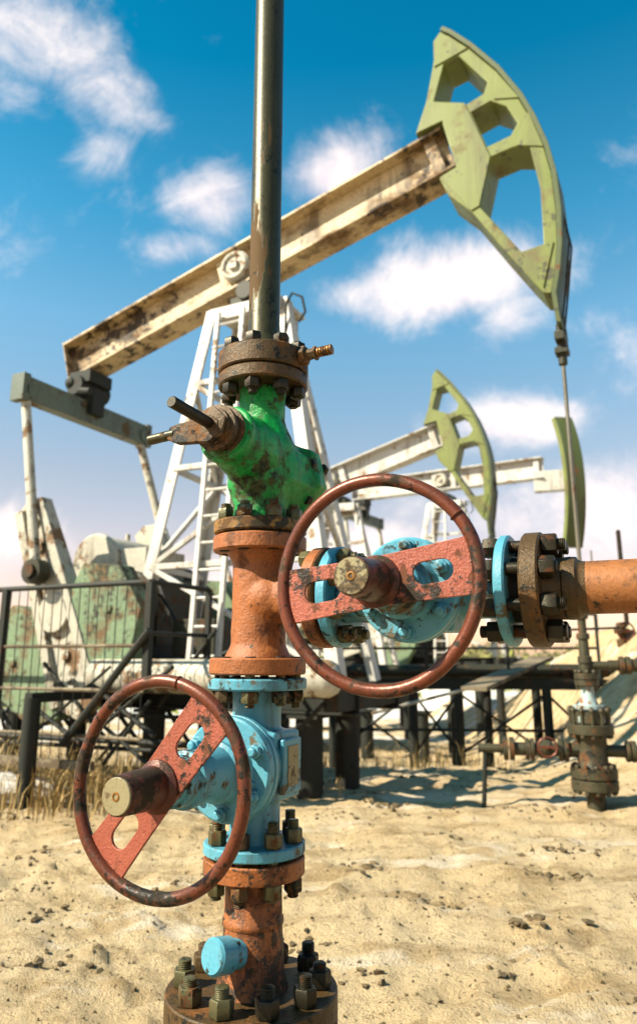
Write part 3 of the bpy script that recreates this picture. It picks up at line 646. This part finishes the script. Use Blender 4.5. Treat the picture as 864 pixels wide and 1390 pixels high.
    mb = MB(); mb.lathe((sx-.12,-.42,2.22), YA, [(0,.30),(.02,.32),(.06,.32),(.08,.30),(.98,.30),(1.0,.27)], 32); mb.box((sx+.3,0,2.18), (.5,.7,.34)); mb.cyl((sx-.1,.1,2.5), (sx-.1,.1,2.6), .03, seg=8); fin(mb, 'gearbox_cover', 'offwhite')
    mb = MB(); mb.cyl((sx,-1.0,sz), (sx,1.0,sz), .10, seg=18); fin(mb, 'crank_shaft', 'mach')
    ca = R(113) if crank_ang is None else R(crank_ang)
    cd = V((math.cos(ca),0,math.sin(ca))); cn = V((-math.sin(ca),0,math.cos(ca)))
    for s_ in (-1, 1):
        yc = s_*.95; o = V((sx, yc, sz))
        fr = lambda u, v, t: o+cd*u+cn*v+YA*t
        mb = MB(); mb.prism([[(1.28,.17),(1.34,.0),(1.28,-.17),(.2,-.25),(-.9,-.27),(-1.15,0),(-.9,.27),(.2,.25)]], fr, -.07, .07)
        for vv in (-.19,.19): mb.bar(fr(1.25,vv*.8,s_*.10), fr(-.9,vv*1.3,s_*.10), .06, .11, cn)
        for uu in (1.05,.75,-.45,-.75): mb.cyl(fr(uu,0,s_*.05), fr(uu,0,s_*.10), .055, seg=10)
        mb.cyl(fr(0,0,-.13), fr(0,0,.13), .20, seg=20)
        cr = fin(mb, 'crank', 'offwhite', bev=.01)
        for sg in (-1, 1):
            mb = MB(); mb.prism([[(.10,sg*.24),(.32,sg*.50),(.10,sg*.92),(-.42,sg*1.02),(-.95,sg*.62),(-1.0,sg*.25)][::sg]], fr, -.11, .11)
            mb.cyl(fr(-.25,sg*.66,-.13), fr(-.25,sg*.66,.13), .05, seg=12); fin(mb, 'counterweight', 'palegreen', cr, bev=.015)
        pin = fr(.45, 0, s_*.16); mb = MB(); mb.cyl(fr(.45,0,-.15), fr(.45,0,s_*.34), .075, seg=14); mb.cyl(fr(.45,0,s_*.15), fr(.45,0,s_*.30), .13, seg=16); fin(mb, 'crank_pin', 'mach', cr)
        mb = MB(); mb.tube([(ex, s_*1.0, ez), (pin.x, s_*1.18, pin.z)], .055, 12); fin(mb, 'pitman_arm', 'offwhite')
    # base frame
    mb = MB()
    for s_ in (-1, 1):
        ibeam(mb, (-7.0, s_*.50, zbase-.14), (-1.85, s_*.50, zbase-.14), .24, .16, .025, .02)
    for x in (-6.9,-6.0,-5.0,-3.1): mb.bar((x,-.49,zbase-.14), (x,.49,zbase-.14), .12, .20)
    for x in (-4.25,-1.95): mb.bar((x,-.88,zbase-.12), (x,.88,zbase-.12), .14, .18)
    fin(mb, 'base_frame', 'darksteel')
    mb = MB(); mb.box((-4.9,0,1.13), (1.5,.9,.36)); fin(mb, 'gearbox_pedestal', 'darksteel')
    # drive motor and belt guard behind
    mb = MB(); mb.cyl((-6.7,-.35,1.35), (-6.7,.35,1.35), .26, seg=20); mb.box((-6.7,0,1.06), (.5,.5,.2))
    for k in range(9): mb.torus((-6.7,-.3+.075*k,1.35), YA, .265, .01, 20, 5)
    fin(mb, 'motor', 'mach')
    mb = MB(); c0 = V((-6.7,.62,1.35)); c1 = V((-4.8,.62,1.75)); dv = (c1-c0).normalized(); nv = V((-dv.z,0,dv.x))
    mb.prism([[(-.3,-.1),(-.2,.25),(0,.34),(1.94,.52),(2.3,.4),(2.42,.0),(2.3,-.4),(1.94,-.52),(0,-.34),(-.2,-.28)]], lambda u, v, t: c0+dv*u+nv*v+YA*t, -.08, .08); fin(mb, 'belt_guard', 'mach', bev=.02)
    for x, y, r_ in piles:
        g = gz(root.location.x+(x+OX)*d.x+y*math.sin(th), root.location.y+(x+OX)*d.y+y*math.cos(th))-z0
        mb = MB(); mb.cyl((x,y,g-.3), (x,y,zbase-.27), r_, seg=16); mb.box((x,y,zbase-.28), (.3,.3,.03)); fin(mb, 'pile', 'darksteel', bev=0)
    return root
PJ1 = pumpjack((2.24,6.35), 0, TH, 0, 'largest pumpjack, cream rusty beam and pea green horsehead rising to the upper right', True,
    piles=[(-4.1,-.45,.11),(-2.36,-.46,.125),(-2.2,.02,.115),(-6.0,-.45,.11),(-4.1,.5,.11),(-6.0,.5,.11),(-5.1,-.45,.09),(-3.2,.5,.1)])
PJ2 = pumpjack((3.42,14.5), -.62, R(26), 0, 'mid distance pumpjack whose holed green horsehead shows above the side handwheel', cream='white', zbase=1.1, crank_ang=60,
    piles=[(-4.1,-1.0,.12),(-2.3,-1.0,.12),(-1.2,-1.0,.11),(-6.0,-1.0,.12),(-3.2,.9,.12),(-5.1,.9,.12),(-1.2,.9,.1)])
PJ3 = pumpjack((6.2,17.3), .08, R(31), -16.0, 'farthest pumpjack with a level white beam and a narrow green horsehead seen edge on', narrow=True, cream='white', zbase=1.1, crank_ang=200,
    piles=[(-4.1,-1.0,.12),(-2.3,-1.0,.12),(-1.2,-1.0,.11),(-6.0,-1.0,.12),(-5.1,.9,.12)])

# guard railing along the crank side
RL = empty('guard_railing', (0,0,0)); tag(RL, 'dark steel guard railing with thin wire infill in front of the cranks', 'railing')
def rp(x, y, z): return RB+BD*x+TD*y+V((0,0,z))
OFF = -1.75; zt, zb = 1.80, .32
cx = pl(205,795,OFF)[0]; xl = pl(10,803,OFF)[0]
mb = MB(); mb.tube([rp(xl-1.6,OFF,zt), rp(cx,OFF,zt)], .024, 8); mb.build('top_rail', M['darksteel'], RL)
mb = MB(); mb.tube([rp(cx,OFF,zt), rp(cx,OFF+.85,zt)], .022, 8); mb.build('top_rail', M['darksteel'], RL)
mb = MB(); mb.tube([rp(cx,OFF+.0,zt-.42), rp(cx,OFF+.85,zt-.42)], .018, 8); mb.build('mid_rail', M['darksteel'], RL)
for z_, r_ in ((1.28,.015),(.92,.015),(.55,.013)):
    mb = MB(); mb.tube([rp(xl-1.6,OFF,z_), rp(cx-.02,OFF,z_)], r_*1.2, 6); mb.build('mid_rail', M['wood'], RL)
mb = MB(); mb.bar(rp(xl-1.6,OFF,zb), rp(cx-.5,OFF,zb), .05, .07); mb.build('bottom_rail', M['wood'], RL)
for x in (xl-1.6, xl, cx):
    mb = MB(); mb.bar(rp(x,OFF,zb if x < cx else .95), rp(x,OFF,zt), .06, .06, BD); mb.build('railing_post', M['darksteel'], RL)
mb = MB(); mb.bar(rp(cx,OFF+.85,.9), rp(cx,OFF+.85,zt), .05, .05, BD); mb.build('railing_post', M['darksteel'], RL)
nb = 16
for i in range(nb):
    x = xl+(cx-xl)*(i+.7)/nb; mb = MB(); j = rnd.uniform(-.02,.02); mb.tube([rp(x,OFF-.01,zb), rp(x+j,OFF-.01,(zb+zt)/2), rp(x,OFF-.01,zt)], .0045, 5); mb.build('wire', M['darksteel'], RL)
def dia(a, b, r, name='brace', mat='darksteel'):
    mb = MB(); mb.tube([a, b], r, 8); return mb.build(name, M[mat], RL)
A = pl(203,855,OFF-.05); B = pl(85,1010,OFF-.05); dia(rp(A[0],OFF-.05,A[1]), rp(B[0],OFF-.05,B[1]), .032)
A = pl(40,955,OFF+.1); B = pl(110,1010,OFF+.1); dia(rp(A[0],OFF+.1,A[1]), rp(B[0],OFF+.1,B[1]), .02)
A = pl(293,855,OFF+.8); B = pl(215,960,OFF+.8); dia(rp(A[0],OFF+.8,A[1]), rp(B[0],OFF+.8,B[1]), .02)
for a, b2, r_ in (((60,900),(150,1010),.018),((30,1010),(150,905),.015),((125,930),(210,1000),.024),((110,1010),(235,905),.02),((140,985),(215,1050),.018)):
    A = pl(*a,-1.45); B = pl(*b2,-1.45); dia(rp(A[0],-1.45,A[1]), rp(B[0],-1.45,B[1]), r_)
rb_ = random.Random(21)
for k in range(16):
    x_ = -6.6+k*.27+rb_.uniform(-.1,.1); o_ = rb_.choice((-.5,-.9,-1.3)); L_ = rb_.uniform(.4,.9)*rb_.choice((-1,1))
    dia(rp(x_,o_,rb_.uniform(.08,.3)), rp(x_+L_,o_,rb_.uniform(.75,.95)), rb_.uniform(.012,.022))
for z_, o_, r_ in ((.42,-1.1,.03),(.62,-.8,.02),(.30,-.7,.022)):
    dia(rp(-6.9,o_,z_), rp(-2.4,o_,z_+.03), r_, 'mid_rail')
xp = pl(37,1100,OFF+.02)[0]
mb = MB(); mb.cyl(rp(-4.15,-2.0,-.2), rp(-4.15,-2.0,.86), .07, seg=14); 
pile_post = mb.build('railing_post', M['darksteel'], RL)
mb = MB(); mb.bar(rp(-4.15,-2.05,.86), rp(-4.15,-.6,.86), .08, .08); mb.build('outrigger', M['darksteel'], RL)

# long grey tank pipe lying on the near frame
tk = MB(); a = rp(-4.35,-1.12,1.02); b2 = rp(-1.75,-1.12,1.02); tk.lathe(a, b2-a, [(0,.05),(.02,.12),(.06,.15),(2.5,.15),(2.56,.12),(2.6,.05)], 24)
tag(tk.build('surge_pipe', M['offwhite']), 'pale horizontal capped pipe lying along the largest pumpjack base frame', 'pipe')

# trestle walkway behind the well, between the pumpjacks
TR = empty('pipe_trestle', (1.2,10.6,-.2), R(-6)); tag(TR, 'dark pipe trestle on posts crossing the yard behind the foreground well', 'trestle')
mb = MB(); mb.bar((-2.1,0,1.02), (2.9,0,1.02), .10, .14); mb.build('beam', M['darksteel'], TR)
mb = MB(); mb.bar((-2.1,.8,1.05), (2.9,.8,1.05), .10, .12); mb.build('beam', M['darksteel'], TR)
for k, (z_, y_) in enumerate(((1.18,.15),(1.16,.42),(1.18,.66))):
    mb = MB(); mb.tube([(-2.4,y_,z_), (3.0,y_,z_+.02)], .06 if k else .09, 12); mb.build('pipe', M[('mach','wellold','yelrust')[k]], TR)
for x in (-1.9,-1.0,.1,.72,1.9,2.7):
    for y_ in (0,.8):
        mb = MB(); mb.cyl((x,y_,-.8), (x,y_,.98), .065, seg=12); mb.build('post', M['darksteel'], TR)
for x0, x1 in ((-1.9,-1.0),(-1.0,.1),(.1,.72),(.72,1.9),(1.9,2.7)):
    mb = MB(); mb.tube([(x0,0,.1),(x1,0,.9)], .02, 6); mb.tube([(x1,.02,.1),(x0,.02,.9)], .02, 6); mb.build('brace', M['darksteel'], TR)
    mb = MB(); mb.tube([(x0,-.02,.42),(x1,-.02,.42)], .022, 6); mb.build('brace', M['darksteel'], TR)
for x in (-2.,-.9,.3,1.4,2.6):
    mb = MB(); mb.cyl((x,-.1,1.0), (x,-.1,1.95), .022, seg=8); mb.build('rail_post', M['darksteel'], TR)
for z_ in (1.5,1.95): mb = MB(); mb.tube([(-2.,-.1,z_),(2.6,-.1,z_)], .02, 6); mb.build('handrail', M['darksteel'], TR)
# sloping plank ramp to the right
RP = empty('plank_ramp', (0,0,0)); tag(RP, 'pale narrow plank sloping on dark posts left of the small wellhead', 'ramp')
a = atY(642,935,9.3); b2 = atY(735,893,11.2)
mb = MB(); mb.bar(a, b2, .34, .05); mb.build('plank', M['wood'], RP)
for px, py in ((665,1030),(682,1003),(712,975)):
    r = ray(px, py); 
    for _ in range(3): pass
    k = (-.25-H)/r.z; p = V((0,0,H))+r*k; t_ = min(1, max(0, (p.y-a.y)/(b2.y-a.y))); ztop = a.z+(b2.z-a.z)*t_
    mb = MB(); mb.cyl((p.x,p.y,-.9), (p.x,p.y,max(ztop, .75)-.03), .075 if px > 670 else .06, seg=12); mb.build('post', M['darksteel'], RP)
mb = MB(); p = atY(505,968,9.0); q = atY(662,928,9.6); 
gp = MB(); gp.tube([p, q], .02, 8); tag(gp.build('drain_pipe', M['offwhite']), 'thin pale pipe sloping up across the yard below the side handwheel', 'pipe')
mb.bm.free()

# ------------------------------------------------------------------ small wellhead on the right
SW = empty('small_wellhead', (2.25,6.42,gz(2.25,6.42)-.02), R(-12)); tag(SW, 'small dark oily wellhead with side valves standing under the rod on the right', 'wellhead')
def swp(name, prof, mat='wellold', o=(0,0,0), d=(0,0,1), seg=28, sm=True):
    mb = MB(); mb.lathe(o, d, prof, seg); ob = mb.build(name, M[mat], SW); ob.modifiers.new('e', 'EDGE_SPLIT').split_angle = R(35); return ob
swp('casing', [(-.2,.075),(.17,.075)]); swp('flange', [(.17,.175),(.175,.185),(.245,.185),(.25,.18)]); swp('flange', [(.26,.18),(.265,.185),(.335,.185),(.34,.175)])
swp('spool_body', [(.34,.14),(.37,.12),(.50,.122),(.56,.12),(.60,.14)]); swp('flange', [(.60,.175),(.605,.185),(.675,.185),(.68,.18)]); swp('flange', [(.69,.15),(.78,.15)], 'wellold')
swp('hanger_body', [(.78,.10),(.84,.08),(.90,.055),(1.0,.05)], 'bluewhite'); swp('flange', [(.80,.125),(.83,.125)], 'bluewhite')
swp('flange', [(.985,.09),(.99,.096),(1.03,.096)]); swp('flange', [(1.04,.096),(1.08,.096),(1.09,.08)])
swp('stuffing_box', [(1.09,.05),(1.16,.05),(1.17,.06),(1.22,.06),(1.23,.045),(1.36,.04),(1.37,.055),(1.41,.055),(1.42,.035),(1.53,.035),(1.54,.055),(1.60,.06),(1.63,.045),(1.66,.02)])
for i in range(12):
    an = 2*PI*i/12; c = V((math.cos(an)*.155, math.sin(an)*.155, 0))
    mb = MB(); mb.cyl(c+V((0,0,.14)), c+V((0,0,.37)), .013, seg=8); mb.hexnut(c+V((0,0,.34)), Z, .024, .026); mb.hexnut(c+V((0,0,.17)), -Z, .024, .026); mb.build('bolt', M['wellold'], SW)
    mb = MB(); mb.cyl(c+V((0,0,.57)), c+V((0,0,.82)), .013, seg=8); mb.hexnut(c+V((0,0,.78)), Z, .024, .026); mb.hexnut(c+V((0,0,.60)), -Z, .024, .026); mb.build('bolt', M['wellold'], SW)
for i in range(8):
    an = 2*PI*i/8; c = V((math.cos(an)*.08, math.sin(an)*.08, 0)); mb = MB(); mb.cyl(c+V((0,0,.955)), c+V((0,0,1.12)), .010, seg=8); mb.hexnut(c+V((0,0,1.09)), Z, .018, .02); mb.build('bolt', M['wellold'], SW)
for i in range(5):
    an = 1.2*i+.5; c = V((math.cos(an)*.1, math.sin(an)*.1, .72)); mb = MB(); mb.box(c, (.09,.09,.05)); mb.build('clamp_lug', M['bluewhite'], SW, .006)
def arm(z_, sgn, segs, name):
    mb = MB()
    for t0, t1, r in segs: mb.lathe((0,0,z_), (sgn,-.0,0), [(t0,r),(t0+.004,r+.004),(t1-.004,r+.004),(t1,r)], 20)
    mb.build(name, M['wellold'], SW)
arm(.47,-1,[(.1,.19,.055),(.19,.225,.09),(.232,.265,.09),(.265,.33,.05),(.33,.42,.068),(.42,.46,.045),(.46,.49,.085),(.50,.53,.085),(.53,.62,.05),(.62,.66,.09),(.67,.71,.09),(.71,.92,.032)],'left_side_valve')
SW.children[-1].name = 'side_valve'
arm(.47,1,[(.1,.26,.045),(.26,.29,.08),(.30,.34,.08),(.34,.38,.045),(.38,.42,.08)],'side_valve')
arm(1.15,1,[(.04,.18,.03),(.18,.27,.04),(.27,.31,.07),(.32,.36,.07),(.36,.44,.05)],'side_valve')
mb = MB(); mb.torus((-.36,-.12,.50), (0,1,0), .075, .010, 24, 6); mb.cyl((-.36,-.13,.50), (-.36,-.03,.48), .012, seg=8); mb.bar((-.42,-.12,.50),(-.30,-.12,.50),.01,.02); mb.build('handwheel', M['rim'], SW)
mb = MB(); mb.tube([(-.26,0,1.44),(.30,0,1.46)], .010, 8); mb.build('clamp_handle', M['darksteel'], SW)
mb = MB(); mb.cyl((-.86,0,.45), (-.90,-.02,-.1), .02, seg=8); mb.build('support_leg', M['darksteel'], SW)
mb = MB(); mb.tube([(.42,0,.47),(1.2,.1,.47),(2.6,.4,.40)], .035, 12); mb.build('flow_line', M['wellold'], SW)
mb = MB(); mb.tube([(.44,0,1.15),(1.4,.2,1.12)], .03, 12); mb.build('flow_line', M['wellold'], SW)

# snow heap under the railing
mb = MB(); rs = random.Random(3)
for dx, dy, r_ in ((0,0,.34),(.33,.05,.24),(-.4,.1,.36),(.12,-.15,.18),(-.8,.2,.4)):
    c = V((-2.72+dx, 6.75+dy, 0)); c.z = gz(c.x, c.y)-.03; k0 = len(mb.bm.verts); mb.sphere(c, r_, 28, (1.1,.8,.62)); mb.bm.verts.ensure_lookup_table()
    for v in list(mb.bm.verts)[k0:]:
        d_ = v.co-c; v.co = c+d_*(1+noise.noise(v.co*4)*.35+noise.noise(v.co*13)*.12)
m, nt, b = newmat('old snow'); tc = N(nt, 'ShaderNodeTexCoord'); q = noi(nt, tc.outputs['Object'], 9, 8)
nt.links.new(ramp(nt, q, .35, .62, (.36,.30,.22), (.58,.58,.57)), b.inputs['Base Color']); b.inputs['Roughness'].default_value = .7; bump(nt, b, q, .6, .03)
tag(mb.build('snow_pile', m), 'dirty melting snow heap on the ground under the left railing', 'snow pile')

# far small wellhead on the mound and a pole
p = atY(848,905,11.5); z_ = gz(p.x, p.y)
FW = empty('far_wellhead', (p.x, p.y, z_-.05)); tag(FW, 'tiny rusty wellhead top peeping over the sand mound at the right edge', 'wellhead')
hgt = atY(848,840,11.5).z-z_
mb = MB(); mb.lathe((0,0,0), Z, [(0,.09),(hgt*.3,.09),(hgt*.32,.05),(hgt*.5,.05),(hgt*.55,.12),(hgt*.72,.12),(hgt*.76,.05),(hgt*.8,.09),(hgt*.97,.08),(hgt,.03)], 16); mb.build('tree_body', M['dkrust'], FW)
mb = MB(); mb.torus((.0,-.14,hgt*.62), (0,1,0), .13, .015, 20, 6); mb.bar((-.13,-.14,hgt*.62),(.13,-.14,hgt*.62),.02,.03); mb.build('handwheel', M['rim'], FW)
p = atY(838,722,14.5); z_ = gz(p.x, p.y)
mb = MB(); mb.cyl((p.x,p.y,z_-.3), (p.x,p.y,p.z), .045, seg=10); mb.sphere((p.x,p.y,p.z), .05, 8); tag(mb.build('marker_pole', M['boltdark']), 'thin dark upright pole beyond the orange pipe at the right', 'pole')

# ------------------------------------------------------------------ far scrub and tree line
def leafmat(name, a, b_):
    m, nt, b = newmat(name); tc = N(nt, 'ShaderNodeTexCoord'); q = noi(nt, tc.outputs['Object'], .35, 5)
    nt.links.new(ramp(nt, q, .38, .62, a, b_), b.inputs['Base Color']); b.inputs['Roughness'].default_value = .85; return m
M['wood_far'] = leafmat('far wood leaves', (.07,.085,.03), (.20,.17,.05))
mb = MB(); rf = random.Random(5)
for i in range(900):
    a = R(rf.uniform(-48, 48)); r = rf.uniform(70, 110); x = r*math.sin(a); y = r*math.cos(a)
    hmax = (1.6+2.4*max(0, noise.noise(V((a*9, 0, 1)))+.35))*(r/90); 
    for k in range(22):
        t = rf.random(); cx = x+rf.gauss(0,1.0); cy = y+rf.gauss(0,1.0); cz = -.5+t*hmax*(1+rf.random()*.3); s_ = rf.uniform(.18,.42)*(1.2-t*.6)
        v = [mb.bm.verts.new((cx+rf.gauss(0,s_), cy+rf.gauss(0,s_), cz+rf.gauss(0,s_))) for _ in range(3)]; mb.bm.faces.new(v)
tag(mb.build('far_wood', M['wood_far'], recalc=False), 'low olive and yellow wood along the far horizon', 'woodland', kind='stuff')
M['bush'] = leafmat('yellow green scrub', (.10,.13,.03), (.30,.30,.07))
mb = MB()
for bx, by, n_, w_ in [(atY(x, 885, y).x, y, n_, w_) for x, y, n_, w_ in ((725,26,260,1.6),(775,30,260,1.8),(690,28,200,1.4),(640,30,220,1.6),(840,33,200,1.6),(560,34,200,2.),(480,30,200,1.6),(250,30,200,2.),(120,26,220,2.),(10,28,220,2.))]:
    for k in range(n_):
        cx = bx+rf.gauss(0,w_*.6); cy = by+rf.gauss(0,.5); cz = gz(cx, cy, False)+abs(rf.gauss(0,.45))*1.1; s_ = .09
        v = [mb.bm.verts.new((cx+rf.gauss(0,s_), cy+rf.gauss(0,s_), cz+rf.gauss(0,s_*1.4))) for _ in range(3)]; mb.bm.faces.new(v)
tag(mb.build('scrub', M['bush'], recalc=False), 'loose yellow green scrub growing across the snowy field', 'scrub', kind='stuff')
